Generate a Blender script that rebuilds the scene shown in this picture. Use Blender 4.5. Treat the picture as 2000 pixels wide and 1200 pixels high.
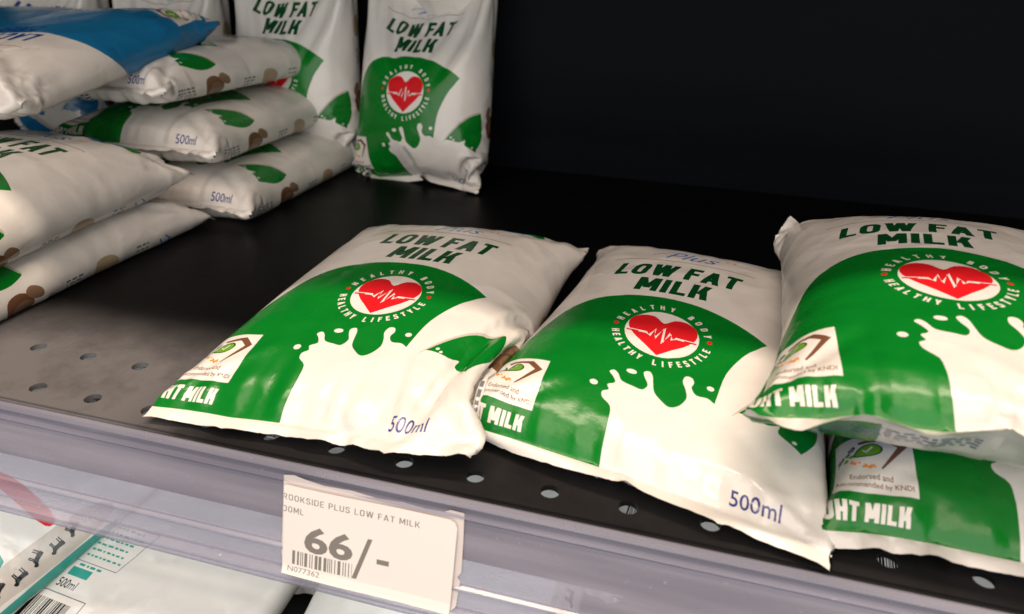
import bpy, math, random
import numpy as np
from mathutils import Vector, Matrix
from mathutils.geometry import delaunay_2d_cdt

for o in list(bpy.data.objects):
    bpy.data.objects.remove(o)
S = bpy.context.scene
C = S.collection
random.seed(7)
RNG = np.random.default_rng(11)

# ------------------------------------------------------------------ camera
cam = bpy.data.cameras.new('camera')
cam_ob = bpy.data.objects.new('camera', cam)
C.objects.link(cam_ob)
R = ((0.9629928, -0.1409635, 0.2297261), (0.2680873, 0.4129798, -0.8703889), (0.0278208, 0.8997650, 0.4354871))
M = Matrix(R).to_4x4()
M.translation = Vector((0.234461, -0.185099, 0.155711))
cam_ob.matrix_world = M
cam.sensor_fit = 'HORIZONTAL'
cam.sensor_width = 36.0
cam.lens = 1450 / 2000 * 36.0
cam.clip_start = 0.01
cam.clip_end = 50
cam.dof.use_dof = True
cam.dof.focus_distance = 0.30
cam.dof.aperture_fstop = 13.0
S.camera = cam_ob

# ------------------------------------------------------------------ world and lamps
W_ = bpy.data.worlds.new('World')
S.world = W_
W_.use_nodes = True
bg = W_.node_tree.nodes['Background']
bg.inputs[0].default_value = (0.55, 0.62, 0.66, 1)
bg.inputs[1].default_value = 0.035


def area(name, loc, target, sx, sy, power, col):
    l = bpy.data.lights.new(name, 'AREA')
    l.shape = 'RECTANGLE'
    l.size, l.size_y, l.energy, l.color = sx, sy, power, col
    o = bpy.data.objects.new(name, l)
    C.objects.link(o)
    o.location = loc
    o.rotation_euler = (Vector(target) - Vector(loc)).to_track_quat('-Z', 'Y').to_euler()
    return o


# ceiling tube straight above the aisle edge: the shelf above cuts its light off
area('aisle_ceiling_lamp', (0.25, -0.10, 2.3), (0.25, -0.05, 0.0), 2.4, 0.08, 60.0, (1.0, 0.80, 0.62))
# wide ceiling glow over the aisle and the lit shelves opposite
for k, ly in enumerate((-0.85, -1.4, -1.95)):
    area('shop_ceiling_light', (0.3, ly, 2.2), (0.2, 0.0, 0.0), 2.6, 0.09, 15.0, (1.0, 0.79, 0.65))
area('shop_light', (0.45, -1.9, 0.55), (0.15, 0.1, 0.0), 2.8, 2.0, 38.0, (1.0, 0.96, 0.91))
# strip lamp under the shelf: it lights the goods below, seen bright through the shelf holes
area('shelf_strip_lamp', (0.15, 0.0, -0.012), (0.15, 0.10, -0.16), 1.1, 0.014, 0.34, (0.92, 1.0, 1.0))

S.view_settings.view_transform = 'Standard'
S.view_settings.look = 'None'
S.view_settings.exposure = 0.0
S.view_settings.gamma = 1.0
S.cycles.use_denoising = True
S.cycles.max_bounces = 8
S.cycles.transparent_max_bounces = 16


# ------------------------------------------------------------------ materials
def mat(name):
    m = bpy.data.materials.new(name)
    m.use_nodes = True
    nt = m.node_tree
    return m, nt, nt.nodes['Principled BSDF']


def node(nt, kind, **kw):
    n = nt.nodes.new(kind)
    for k, v in kw.items():
        setattr(n, k, v)
    return n


def film(name, col, rough=0.22, spec=0.5, var=0.06):
    """printed plastic film: slightly uneven ink, soft crinkles of the foil in the bump"""
    m, nt, b = mat(name)
    L = nt.links
    uv = node(nt, 'ShaderNodeUVMap')
    n1 = node(nt, 'ShaderNodeTexNoise')
    n1.inputs['Scale'].default_value = 9.0
    n1.inputs['Detail'].default_value = 5
    L.new(uv.outputs[0], n1.inputs['Vector'])
    mix = node(nt, 'ShaderNodeMix', data_type='RGBA')
    mix.inputs[6].default_value = tuple(c * (1 - var) for c in col) + (1,)
    mix.inputs[7].default_value = tuple(min(1, c * (1 + var)) for c in col) + (1,)
    L.new(n1.outputs['Fac'], mix.inputs[0])
    L.new(mix.outputs[2], b.inputs['Base Color'])
    # crumple: folded noise at two sizes
    dis = node(nt, 'ShaderNodeTexNoise')
    dis.inputs['Scale'].default_value = 2.2
    dis.inputs['Detail'].default_value = 2
    geo = node(nt, 'ShaderNodeTexCoord')
    L.new(uv.outputs[0], dis.inputs['Vector'])
    add = node(nt, 'ShaderNodeVectorMath', operation='MULTIPLY_ADD')
    add.inputs[1].default_value = (0.35, 0.35, 0.35)
    L.new(dis.outputs['Color'], add.inputs[0])
    L.new(uv.outputs[0], add.inputs[2])
    vor = node(nt, 'ShaderNodeTexVoronoi', feature='SMOOTH_F1')
    vor.inputs['Scale'].default_value = 5.5
    vor.inputs['Smoothness'].default_value = 0.25
    L.new(add.outputs[0], vor.inputs['Vector'])
    n2 = node(nt, 'ShaderNodeTexNoise')
    n2.inputs['Scale'].default_value = 26
    n2.inputs['Detail'].default_value = 3
    L.new(add.outputs[0], n2.inputs['Vector'])
    m1 = node(nt, 'ShaderNodeMath', operation='MULTIPLY_ADD')
    m1.inputs[1].default_value = 0.12
    L.new(n2.outputs['Fac'], m1.inputs[0])
    L.new(vor.outputs['Distance'], m1.inputs[2])
    bump = node(nt, 'ShaderNodeBump')
    bump.inputs['Strength'].default_value = 0.34
    bump.inputs['Distance'].default_value = 0.0028
    L.new(m1.outputs[0], bump.inputs['Height'])
    L.new(bump.outputs[0], b.inputs['Normal'])
    rr = node(nt, 'ShaderNodeMapRange')
    rr.inputs['To Min'].default_value = rough - 0.06
    rr.inputs['To Max'].default_value = rough + 0.08
    L.new(n1.outputs['Fac'], rr.inputs['Value'])
    L.new(rr.outputs[0], b.inputs['Roughness'])
    b.inputs['Specular IOR Level'].default_value = spec
    return m


INK = {
    'white': film('white_film', (0.71, 0.685, 0.65)),
    'green': film('green_print', (0.0015, 0.165, 0.015), rough=0.25, spec=0.42),
    'darkgreen': film('dark_green_print', (0.002, 0.062, 0.014)),
    'red': film('red_print', (0.62, 0.012, 0.018)),
    'navy': film('navy_print', (0.045, 0.05, 0.22)),
    'blue': film('blue_print', (0.02, 0.16, 0.50)),
    'cyan': film('light_blue_print', (0.010, 0.16, 0.36), rough=0.30),
    'deepblue': film('deep_blue_print', (0.008, 0.06, 0.28)),
    'brown': film('brown_print', (0.16, 0.07, 0.035)),
    'nutbrown': film('nut_brown_print', (0.23, 0.135, 0.085)),
    'beige': film('beige_print', (0.42, 0.32, 0.20)),
    'lime': film('lime_print', (0.13, 0.33, 0.015)),
    'orange': film('orange_print', (0.80, 0.27, 0.03)),
    'grey': film('grey_print', (0.16, 0.17, 0.20)),
    'teal': film('teal_print', (0.03, 0.30, 0.25)),
    'black': film('black_print', (0.012, 0.013, 0.012)),
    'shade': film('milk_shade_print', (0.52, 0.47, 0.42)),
}


# ------------------------------------------------------------------ lettering as outlines
_glyph = {}


def glyph_loops(text, bold=0.0):
    """outline loops (list of Nx2 arrays) of a text, in font units"""
    key = (text, bold)
    if key in _glyph:
        return _glyph[key]
    cu = bpy.data.curves.new('lettering', 'FONT')
    cu.body = text
    cu.size = 1.0
    cu.offset = bold
    cu.resolution_u = 3
    cu.fill_mode = 'FRONT'
    ob = bpy.data.objects.new('lettering', cu)
    me = bpy.data.meshes.new_from_object(ob)
    v = np.array([p.co[:2] for p in me.vertices])
    cnt = {}
    for f in me.polygons:
        vs = list(f.vertices)
        for a, b in zip(vs, vs[1:] + vs[:1]):
            k = (min(a, b), max(a, b))
            cnt.setdefault(k, []).append((a, b))
    nxt = {}
    for k, l in cnt.items():
        if len(l) == 1:
            nxt.setdefault(l[0][0], []).append(l[0][1])
    loops = []
    while nxt:
        a = next(iter(nxt))
        loop = []
        cur = a
        while cur in nxt:
            loop.append(cur)
            n = nxt[cur].pop()
            if not nxt[cur]:
                del nxt[cur]
            cur = n
            if cur == a:
                break
        if len(loop) > 2:
            loops.append(v[loop])
    bpy.data.objects.remove(ob)
    bpy.data.curves.remove(cu)
    bpy.data.meshes.remove(me)
    _glyph[key] = loops
    return loops


def text_box(text, u0, u1, v0, v1, bold=0.0, shear=0.0):
    """lettering stretched to fill the box"""
    L = [np.array(l) for l in glyph_loops(text, bold)]
    for l in L:
        l[:, 0] += shear * l[:, 1]
    A = np.concatenate(L)
    lo, hi = A.min(0), A.max(0)
    return [np.stack([u0 + (l[:, 0] - lo[0]) / (hi[0] - lo[0]) * (u1 - u0),
                      v0 + (l[:, 1] - lo[1]) / (hi[1] - lo[1]) * (v1 - v0)], 1) for l in L]


def _caps():
    """heavy grotesque capitals, cap height 1, drawn as overlapping pieces"""
    def bar(x0, y0, x1, y1):
        return [box(x0, y0, x1, y1)]

    def dg(x0, y0, x1, y1, h):
        return [np.array([(x0, y0), (x0 + h, y0), (x1 + h, y1), (x1, y1)], float)]

    def rr(x0, y0, x1, y1, r):
        out = []
        for cx, cy, a in ((x1 - r, y1 - r, 0), (x0 + r, y1 - r, 90), (x0 + r, y0 + r, 180), (x1 - r, y0 + r, 270)):
            for k in range(5):
                t = math.radians(a + 22.5 * k)
                out.append((cx + r * math.cos(t), cy + r * math.sin(t)))
        return np.array(out)

    def curve(pts, t):
        P = np.array(pts, float)
        Q = []
        for i in range(len(P) - 1):
            p0, p1, p2, p3 = P[max(i - 1, 0)], P[i], P[i + 1], P[min(i + 2, len(P) - 1)]
            for a in np.arange(4) / 4:
                Q.append(0.5 * (2 * p1 + (p2 - p0) * a + (2 * p0 - 5 * p1 + 4 * p2 - p3) * a * a + (3 * p1 - p0 - 3 * p2 + p3) * a ** 3))
        Q.append(P[-1])
        return [stroke(Q, t)]

    def make(t):
        h = t * 1.06
        q = t * .92
        e = t / 2
        F = {}
        F['I'] = (t, [bar(0, 0, t, 1)])
        F['L'] = (.50, [bar(0, 0, t, 1), bar(0, 0, .50, q)])
        F['F'] = (.50, [bar(0, 0, t, 1), bar(0, 1 - q, .50, 1), bar(0, .43, .45, .43 + q)])
        F['E'] = (.51, [bar(0, 0, t, 1), bar(0, 1 - q, .51, 1), bar(0, .42, .46, .42 + q), bar(0, 0, .51, q)])
        F['T'] = (.54, [bar(.27 - e, 0, .27 + e, 1), bar(0, 1 - q, .54, 1)])
        F['H'] = (.59, [bar(0, 0, t, 1), bar(.59 - t, 0, .59, 1), bar(0, .42, .59, .42 + q)])
        F['O'] = F['0'] = (.60, [[rr(0, -.01, .60, 1.01, .27), rr(t, q, .60 - t, 1 - q, max(.30 - t, .05))]])
        F['D'] = (.59, [[np.concatenate([[(0, 1), (0, 0)], rr(0, 0, .59, 1, .27)[15:], rr(0, 0, .59, 1, .27)[:5]]), np.array([(t, q), (.59 - t - .06, q), (.59 - t, q + .08), (.59 - t, 1 - q - .08), (.59 - t - .06, 1 - q), (t, 1 - q)])]])
        F['U'] = (.59, [[np.concatenate([[(.59, 1), (.59 - t, 1)], rr(t, q, .59 - t, 1.2, max(.295 - t, .06))[10:][::-1], [(t, 1), (0, 1)], rr(0, -.01, .59, 1.2, .27)[10:]])]])
        F['C'] = (.56, [curve([(.54 - e, .70), (.50 - e, .86), (.29, 1 - e), (.08 + e * .5, .86), (e, .5), (.08 + e * .5, .14), (.29, e), (.50 - e, .14), (.54 - e, .30)], t)])
        F['S'] = (.55, [curve([(.52 - e, .74), (.45 - e * .4, .90), (.27, 1 - e), (.10, .90), (e, .75), (.12, .60), (.28, .51), (.44, .41), (.55 - e, .26), (.45, .10), (.27, e), (.09, .10), (e * .9, .27)], t)])
        F['A'] = (.66, [dg(0, 0, .33 - h / 2, 1, h), dg(.66 - h, 0, .33 - h / 2, 1, h), bar(.15, .20, .51, .20 + q)])
        F['K'] = (.62, [bar(0, 0, t, 1), dg(t * .8, .34, .60 - h, 1, h), dg(.62 - h * 1.05, 0, t * 1.25, .62, h)])
        F['M'] = (.74, [bar(0, 0, t, 1), bar(.74 - t, 0, .74, 1), dg(.37 - h / 2, .20, .02, 1, h * .95), dg(.37 - h / 2, .20, .72 - h, 1, h * .95)])
        F['W'] = (.92, [dg(.17, 0, 0, 1, h), dg(.17, 0, .46 - h / 2, 1, h), dg(.75 - h, 0, .46 - h / 2, 1, h), dg(.75 - h, 0, .92 - h, 1, h)])
        F['N'] = (.61, [bar(0, 0, t, 1), bar(.61 - t, 0, .61, 1), dg(.61 - h * 1.1, 0, .02, 1, h)])
        F['Y'] = (.60, [bar(.30 - e, 0, .30 + e, .45), dg(.30 - h / 2, .36, 0, 1, h), dg(.30 - h / 2, .36, .60 - h, 1, h)])
        F['P'] = (.55, [bar(0, 0, t, 1), [rr(0, .40, .55, 1, .20), rr(t, .40 + q, .55 - t, 1 - q, .09)]])
        F['R'] = (.58, [bar(0, 0, t, 1), [rr(0, .42, .56, 1, .20), rr(t, .42 + q, .56 - t, 1 - q, .09)], dg(.58 - h, 0, .26, .46, h)])
        F['B'] = (.57, [bar(0, 0, t, 1), [rr(0, .46, .54, 1, .17), rr(t, .46 + q, .54 - t, 1 - q, .08)], [rr(0, 0, .57, .54, .17), rr(t, q, .57 - t, .54 - q, .08)]])
        return F
    return make


_MAKE = _caps()


def caps_box(text, u0, u1, v0, v1, t=.215, shear=0.0, gap=.095, space=.24):
    """heavy capitals fitted into a box; returns a list of items"""
    F = _MAKE(t)
    x = 0.0
    items = []
    for ch in text:
        if ch == ' ':
            x += space
            continue
        w, pcs = F[ch]
        for it in pcs:
            items.append([np.stack([l[:, 0] + x, l[:, 1]], 1) for l in it])
        x += w + gap
    for it in items:
        for l in it:
            l[:, 0] += shear * l[:, 1]
    A = np.concatenate([l for it in items for l in it])
    lo, hi = A[:, 0].min(), A[:, 0].max()
    return [[np.stack([u0 + (l[:, 0] - lo) / (hi - lo) * (u1 - u0), v0 + l[:, 1] * (v1 - v0)], 1) for l in it] for it in items]


def arc_text(text, cu, cv, r, a0, a1, size, inside):
    """letters round a circle from angle a0 to a1 (degrees); inside: tops towards the centre"""
    out = []
    n = len(text)
    for i, ch in enumerate(text):
        if ch == ' ':
            continue
        a = math.radians(a0 + (a1 - a0) * i / (n - 1))
        w, pcs = _MAKE(.21)[ch]
        rot = a - math.pi / 2 if not inside else a + math.pi / 2
        c, s = math.cos(rot), math.sin(rot)
        for it in pcs:
            q = []
            for l in it:
                x = (l[:, 0] - w / 2) * size
                y = (l[:, 1] - .5) * size
                q.append(np.stack([cu + r * math.cos(a) + c * x - s * y, cv + r * math.sin(a) + s * x + c * y], 1))
            out.append(q)
    return out


def disc(u, v, a, b=None, n=20, rot=0.0):
    b = b or a
    t = np.linspace(0, 2 * np.pi, n, endpoint=False)
    x, y = a * np.cos(t), b * np.sin(t)
    c, s = math.cos(rot), math.sin(rot)
    return np.stack([u + c * x - s * y, v + s * x + c * y], 1)


def smooth(pts, k=3):
    """closed Catmull-Rom through the points"""
    P = np.array(pts, float)
    out = []
    n = len(P)
    for i in range(n):
        p0, p1, p2, p3 = P[i - 1], P[i], P[(i + 1) % n], P[(i + 2) % n]
        for t in np.arange(k) / k:
            out.append(0.5 * (2 * p1 + (p2 - p0) * t + (2 * p0 - 5 * p1 + 4 * p2 - p3) * t * t + (3 * p1 - p0 - 3 * p2 + p3) * t ** 3))
    return np.array(out)


def spline(pts, k=3):
    """open Catmull-Rom through the points"""
    P = np.array(pts, float)
    P = np.concatenate([[2 * P[0] - P[1]], P, [2 * P[-1] - P[-2]]])
    out = []
    for i in range(1, len(P) - 2):
        p0, p1, p2, p3 = P[i - 1], P[i], P[i + 1], P[i + 2]
        for t in np.arange(k) / k:
            out.append(0.5 * (2 * p1 + (p2 - p0) * t + (2 * p0 - 5 * p1 + 4 * p2 - p3) * t * t + (3 * p1 - p0 - 3 * p2 + p3) * t ** 3))
    out.append(P[-2])
    return np.array(out)


def box(u0, v0, u1, v1):
    return np.array([(u0, v0), (u1, v0), (u1, v1), (u0, v1)], float)


def stroke(pts, w):
    """a bent line with thickness"""
    P = np.array(pts, float)
    d = np.gradient(P, axis=0)
    n = np.stack([-d[:, 1], d[:, 0]], 1)
    n /= np.linalg.norm(n, axis=1, keepdims=True) + 1e-9
    return np.concatenate([P + n * w / 2, (P - n * w / 2)[::-1]])


# ------------------------------------------------------------------ printed artwork, mm on the flat film
PW, PH = 128.0, 184.0      # flat pouch
SEAL = 4.6
EU, EV = 64.0, 71.0        # emblem centre


def dashes(u0, v0, nlines, w, dv, vertical=False, seed=0, h=1.1):
    """blocks of small print, too small to read in the photograph"""
    r = random.Random(seed)
    out = []
    for i in range(nlines):
        x = 0.0
        while x < w:
            l = r.uniform(1.2, 3.4)
            if vertical:
                out.append(box(u0 + i * dv, v0 + x, u0 + i * dv + h, v0 + x + l))
            else:
                out.append(box(u0 + x, v0 - i * dv, u0 + x + l, v0 - i * dv + h))
            x += l + r.uniform(.7, 1.2)
    return out


def D(pts):
    return [(EU + a, EV + b) for a, b in pts]


def front_art(kind):
    main, dark, word = ('green', 'darkgreen', ('LOW FAT', 'MILK')) if kind == 'low' else ('cyan', 'deepblue', ('LACTOSE', 'FREE'))
    A = []
    shoulder = [(-61, -27), (-53, -14), (-47, -1), (-41, 10), (-33, 17.5)] if kind == 'low' else [(-96, -24), (-90, -14), (-82, -2), (-72, 10), (-58, 20), (-40, 24)]
    shoulder = ([(-88, -40), (-72, -36)] if kind == 'low' else [(-104, -34)]) + shoulder
    up = 0 if kind == 'low' else 15
    shoulder = [(a, b + (up if b > -20 else 0)) for a, b in shoulder]
    field = spline(D(shoulder + [(-22, 22.5 + up), (-8, 25 + up), (6, 25 + up), (19, 21.5 + up), (31, 15.5 + up * .7), (41, 8.5), (49, 1), (54.5, -8), (57.5, -18), (57, -27), (53, -35), (48, -41)]), 3)
    # closed along the lower seal, wrapping round the left side
    body = [tuple(p) for p in field] + [(EU + 40, SEAL + 6), (EU + 20, SEAL), (EU - 100, SEAL), (EU - 100, EV - 41)]
    A.append((main, [np.array(body)]))
    k0 = len(A)
    # milk splash
    splash = spline(D([(-9.8, -52), (-10.5, -46), (-14.0, -43), (-14.6, -40.4), (-12.6, -38.8), (-13.6, -36.6), (-11.2, -34.8),
                       (-12.6, -32.0), (-14.2, -30.2), (-12.8, -28.8), (-11.0, -30.2), (-9.2, -33.2), (-5, -34.2), (-1.8, -34.6), (-.3, -31.6),
                       (-2.0, -28.2), (-2.6, -25.8), (-.8, -24.8), (.6, -26.6), (1.4, -30.4), (2.4, -34.0), (5.0, -36.6), (8.2, -38.4),
                       (11.2, -36.6), (13.2, -32.4), (12.4, -28.4), (11.0, -25.2), (11.6, -22.2), (13.8, -22.0), (14.8, -24.2), (14.2, -26.8), (16.2, -29.6),
                       (20.0, -29.4), (23.0, -31.0), (27, -31.6), (33, -31.2), (40, -32.6), (44, -31.2), (43.6, -34.4), (48, -37.0), (52, -40), (56, -44),
                       (62, -50)]), 3)
    sp = np.concatenate([splash, np.array([(EU + 62, SEAL - 1.0), (EU - 9.5, SEAL - 1.0)])])
    A.append(('white', [sp]))
    A.append(('white', [disc(EU - 18.3, EV - 37.5, 1.5, 1.3, 10)]))
    A.append(('white', [disc(EU - 6.8, EV - 27.2, 1.9, 1.2, 10)]))
    A.append(('white', [disc(EU + 20.5, EV - 24.5, 1.3, 1.1, 10)]))
    for q in range(k0, len(A)):
        A[q] = (A[q][0], [np.stack([np.array(l)[:, 0], np.where(np.array(l)[:, 1] > 16, np.array(l)[:, 1] + 2.0, np.array(l)[:, 1])], 1) for l in A[q][1]])
    # swoosh band across the field
    A.append(('white', [smooth(D([(22.5, -32), (23.2, -24), (25, -13), (29.5, -2), (34, 5), (42, 12), (60, 4), (62, -9.5), (53, -10.2), (46.5, -13), (39.5, -18.5), (33, -25.5), (28.2, -32), (25, -36)]), 3)]))
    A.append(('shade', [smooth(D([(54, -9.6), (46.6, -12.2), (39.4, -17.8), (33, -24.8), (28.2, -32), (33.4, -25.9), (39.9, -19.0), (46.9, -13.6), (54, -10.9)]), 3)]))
    A.append(('white', [disc(EU + 34.6, EV - 27.6, .8, .7, 8), disc(EU + 36.4, EV - 29, .7, .6, 8), disc(EU + 49, EV - 33.8, .9, .7, 8)]))
    # words
    w = word
    wy = EV if kind == 'low' else EV - 3
    A.extend((dark, it) for it in caps_box(w[0], EU - 27, EU + 26.5, wy + 44, wy + 56.6, .22, .14))
    A.extend((dark, it) for it in caps_box(w[1], EU - 16, EU + 15.5, wy + 29.4, wy + 41.4, .22, .14))
    A.append(('nutbrown', [box(EU - 31, EV + 62, EU + 30.5, EV + 62.5)]))
    A.append(('blue', text_box('Plus', EU - 9, EU + 14, EV + 66, EV + 75, -.006, .42)))
    A.append(('blue', [stroke([(EU - 15, EV + 69.5), (EU - 7, EV + 75), (EU + 1, EV + 77), (EU + 6, EV + 76.4)], .6)]))
    A.append(('orange', text_box('++', EU + 16, EU + 21.5, EV + 72.5, EV + 74.8, .02)))
    # band with the maker's field near the top end
    A.append((main, [smooth([(EU - 14, EV + 89), (EU + 4, EV + 83), (EU + 30, EV + 84), (EU + 40, EV + 89), (EU + 28, EV + 96), (EU, EV + 97), (EU - 16, EV + 94)], 3)]))
    A.append(('blue', [smooth([(EU + 10, EV + 82.6), (EU + 24, EV + 83), (EU + 33, EV + 86), (EU + 18, EV + 88), (EU + 6, EV + 86)], 3)]))
    if kind == 'low':
        A.append(('white', [disc(EU, EV, 14.0, n=40)]))
        heart = smooth(D([(0, -11.4), (-7.2, -4.6), (-10.6, .6), (-10.4, 5.2), (-7.2, 8.3), (-3.2, 8.1), (0, 5.1), (3.2, 8.1), (7.2, 8.3), (10.4, 5.2), (10.6, .6), (7.2, -4.6)]), 3)
        heart = (heart - np.array([EU, EV])) * 1.2 + np.array([EU, EV + .3])
        heart[:3] = D([(0, -13.3), (-2.7, -10.8), (-5.5, -8.1)])
        heart[-2:] = D([(5.5, -8.1), (2.7, -10.8)])
        A.append(('red', [heart]))
        pulse = D([(-13.6, -1.1), (-5.6, -1.1), (-4.2, -2.6), (-2.5, 1.9), (-2.0, -3.6), (.8, 3.5), (.9, -6.1), (3.3, 1.2), (4.1, -2.7), (5.6, -1.1), (13.6, -1.1)])
        A.append(('white', [stroke(pulse, 1.15)]))
        A.append(('red', [box(EU - 13.2, EV - 1.9, EU - 8.6, EV - 1.0), box(EU + 8.6, EV - 1.9, EU + 13.2, EV - 1.0)]))
        A.extend(('white', it) for it in arc_text('HEALTHY BODY', EU, EV, 17.4, 163, 17, 2.9, False))
        A.extend(('white', it) for it in arc_text('HEALTHY LIFESTYLE', EU, EV, 17.4, 192, 348, 2.9, True))
        A.append(('red', [disc(EU - 17.7, EV + 1.6, 1.0, n=8), disc(EU + 17.7, EV + 1.6, 1.0, n=8)]))
    # endorsement badge
    b0, b1 = EU - 58.5, EU - 35.6
    k0 = len(A)
    A.append(('white', [box(b0, 23, b1, 46.5)]))
    A.append(('brown', [np.array([(b0 + 8, 43.4), (b0 + 17.0, 44.8), (b0 + 21.6, 41.0), (b0 + 14.0, 31.2), (b0 + 13.6, 31.6), (b0 + 18.8, 40.4), (b0 + 15.6, 42.9), (b0 + 8.2, 42.2)])]))
    A.append(('darkgreen', [smooth([(b0 + 6.4, 36.9), (b0 + 8.4, 40.8), (b0 + 12.4, 42.0), (b0 + 14.8, 40.2), (b0 + 13.6, 37.6), (b0 + 10.2, 36.4)], 3)]))
    A.append(('lime', [smooth([(b0 + 6.9, 37.2), (b0 + 8.7, 40.4), (b0 + 12.3, 41.5), (b0 + 14.2, 40.0), (b0 + 13.2, 37.9), (b0 + 10.2, 36.9)], 3)]))
    A.append(('white', [stroke([(b0 + 9.2, 39.2), (b0 + 10.1, 38.3), (b0 + 12.0, 40.6)], .55)]))
    rr = random.Random(3)
    for c, n, (x0, y0, x1, y1) in (('darkgreen', 9, (1.6, 35.6, 6.6, 41.4)), ('grey', 7, (2.2, 36, 7.8, 42.2)), ('lime', 7, (1.2, 33.6, 6.2, 37)), ('orange', 12, (4.0, 31.8, 13.0, 35.8))):
        for _ in range(n):
            t = rr.random()
            A.append((c, [disc(b0 + x0 + (x1 - x0) * t, y0 + (y1 - y0) * (t if c != 'orange' else (1 - t) * .7) + rr.uniform(-.6, .8), rr.uniform(.45, .95), rr.uniform(.3, .6), 7, rr.random() * 3)]))
    A.append(('brown', text_box('Endorsed and', b0 + 5, b0 + 16.5, 27.4, 29.3, .012)))
    A.append(('brown', text_box('Recommended by KNDI', b0 + 1.2, b1 - 1.2, 24.3, 26.5, .012)))
    for q in range(k0, len(A)):
        A[q] = (A[q][0], [np.array(l, float) - np.array([0, 6.6]) for l in A[q][1]])
    A.extend(('white', it) for it in caps_box('UHT MILK', EU - 61.5, EU - 37.6, 7.8, 13.6, .235, .03))
    A.append(('navy', text_box('500ml', EU + 31.5, EU + 46.5, 7.4, 13.0, .010)))
    # right side panel, seen on the stacked pouches
    A.append(('brown', [smooth([(PW - 1, 47), (PW + 3, 45), (PW + 9, 47), (PW + 12, 53), (PW + 8, 60), (PW + 2, 60), (PW - 2, 54)], 3)]))
    A.append(('nutbrown', [smooth([(PW + 3, 50), (PW + 8, 49), (PW + 11, 54), (PW + 9, 59), (PW + 5, 61), (PW + 2, 56)], 3), smooth([(PW - 1, 57), (PW + 3, 60), (PW + 4, 66), (PW, 66), (PW - 3, 61)], 3)]))
    A.append(('grey', dashes(PW + 2, 20, 7, 15, 1.9, True, 4)))
    A.append(('grey', dashes(PW + 3, 80, 3, 8, 2.0, True, 5)))
    A.append(('beige', [smooth([(PW + 1, 100), (PW + 8, 99), (PW + 12, 104), (PW + 11, 112), (PW + 4, 114), (PW, 108)], 3)]))
    A.append(('grey', dashes(PW + 2, 126, 2, 9, 2.6, True, 6)))
    A.append(('blue', [stroke([(PW + 3, 142), (PW + 9, 146), (PW + 5, 149), (PW + 11, 153)], 1.0), stroke([(PW + 2, 146), (PW + 6, 151)], .8)]))
    # small print at the back, low end
    A.append(('navy', dashes(-60, 14.5, 4, 46, 2.1, False, 8)))
    A.append(('blue', [smooth([(-58, 40), (-33, 36), (-10, 44), (-16, 70), (-44, 74), (-60, 58)], 3)]))
    A.append(('grey', dashes(PW + 22, 26, 2, 9, 2.0, False, 9)))
    A.append(('darkgreen', [box(PW + 30, 18, PW + 33, 22)]))
    A.append(('blue', [box(PW + 35, 18, PW + 38, 20.5)]))
    return A


def barcode(u0, v0, w, h, seed):
    r = random.Random(seed)
    out = []
    x = 0
    while x < w:
        l = r.choice((.35, .35, .7, 1.05))
        out.append(box(u0 + x, v0, u0 + min(x + l, w), v0 + h))
        x += l + r.choice((.35, .5, .8))
    return out


def cow(u, v, s, rot):
    """small piebald cow shape"""
    P = [smooth([(-4, 1), (-3.4, 3), (0, 2.6), (3, 3), (4.4, 4.2), (6, 3.6), (6.2, 2), (4.6, 1.6), (3.6, 0), (0, -.2), (-3, -.2)], 2)]
    for x in (-3.2, -1.8, 2.2, 3.2):
        P.append(box(x - .4, -3.4, x + .4, .3))
    c, q = math.cos(rot), math.sin(rot)
    return [np.stack([u + s * (c * p[:, 0] - q * p[:, 1]), v + s * (q * p[:, 0] + c * p[:, 1])], 1) for p in P]


def fresh_art(red=True):
    """teal and white pouch of the shelf below"""
    A = [] if not red else [('teal', [smooth([(4, 44), (30, 30), (50, 36), (80, 20), (104, 30), (111, 50), (110, 82), (60, 86), (10, 84)], 3)])]
    if not red:
        A.append(('teal', [smooth([(4, 44), (30, 38), (60, 42), (104, 36), (111, 50), (106, 58), (60, 54), (10, 60)], 3)]))
    A.append(('white', [smooth([(20, 56), (36, 50), (56, 58), (70, 50), (76, 55), (58, 66), (34, 63)], 3)]))
    A.append(('white', [smooth([(50, 40), (62, 37), (74, 33), (77, 36), (66, 42), (54, 45)], 3)]))
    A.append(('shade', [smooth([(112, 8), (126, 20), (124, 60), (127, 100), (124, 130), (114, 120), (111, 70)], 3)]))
    A.append(('teal', [smooth([(128, 10), (136, 30), (132, 70), (137, 110), (129, 128), (127, 80)], 3)]))
    for i in range(11):
        for p in cow(117.5 + 2 * (i % 2), 16 + 9.5 * i, .72, -1.35 + .2 * (-1) ** i):
            A.append(('black', [p]))
    if red:
        A.append(('red', [smooth([(40, 106), (70, 105), (104, 103), (111, 106), (104, 110), (70, 112)], 3)]))
    # back panel: box of small print, quantity, barcode
    A.append(('grey', [stroke([(140, 98), (172, 98)], .4)]))
    A.append(('grey', [stroke([(172, 98), (166, 74)], .4)]))
    A.append(('grey', [stroke([(166, 74), (140, 74)], .4)]))
    A.append(('teal', dashes(144, 95, 6, 20, 3.5, False, 12, 1.0)))
    A.append(('teal', [box(143, 66, 155, 70.5)]))
    A.append(('teal', dashes(145, 71.6, 1, 13, 3.2, False, 2, 1.2)))
    A.append(('black', text_box('500ml', 142, 153, 59.5, 64, .01)))
    A.append(('black', barcode(139, 30, 20, 23, 5)))
    A.append(('grey', [stroke([(136, 56.5), (164, 56.5)], .5)]))
    A.append(('grey', [stroke([(164, 56.5), (164, 28)], .5)]))
    return A


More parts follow.
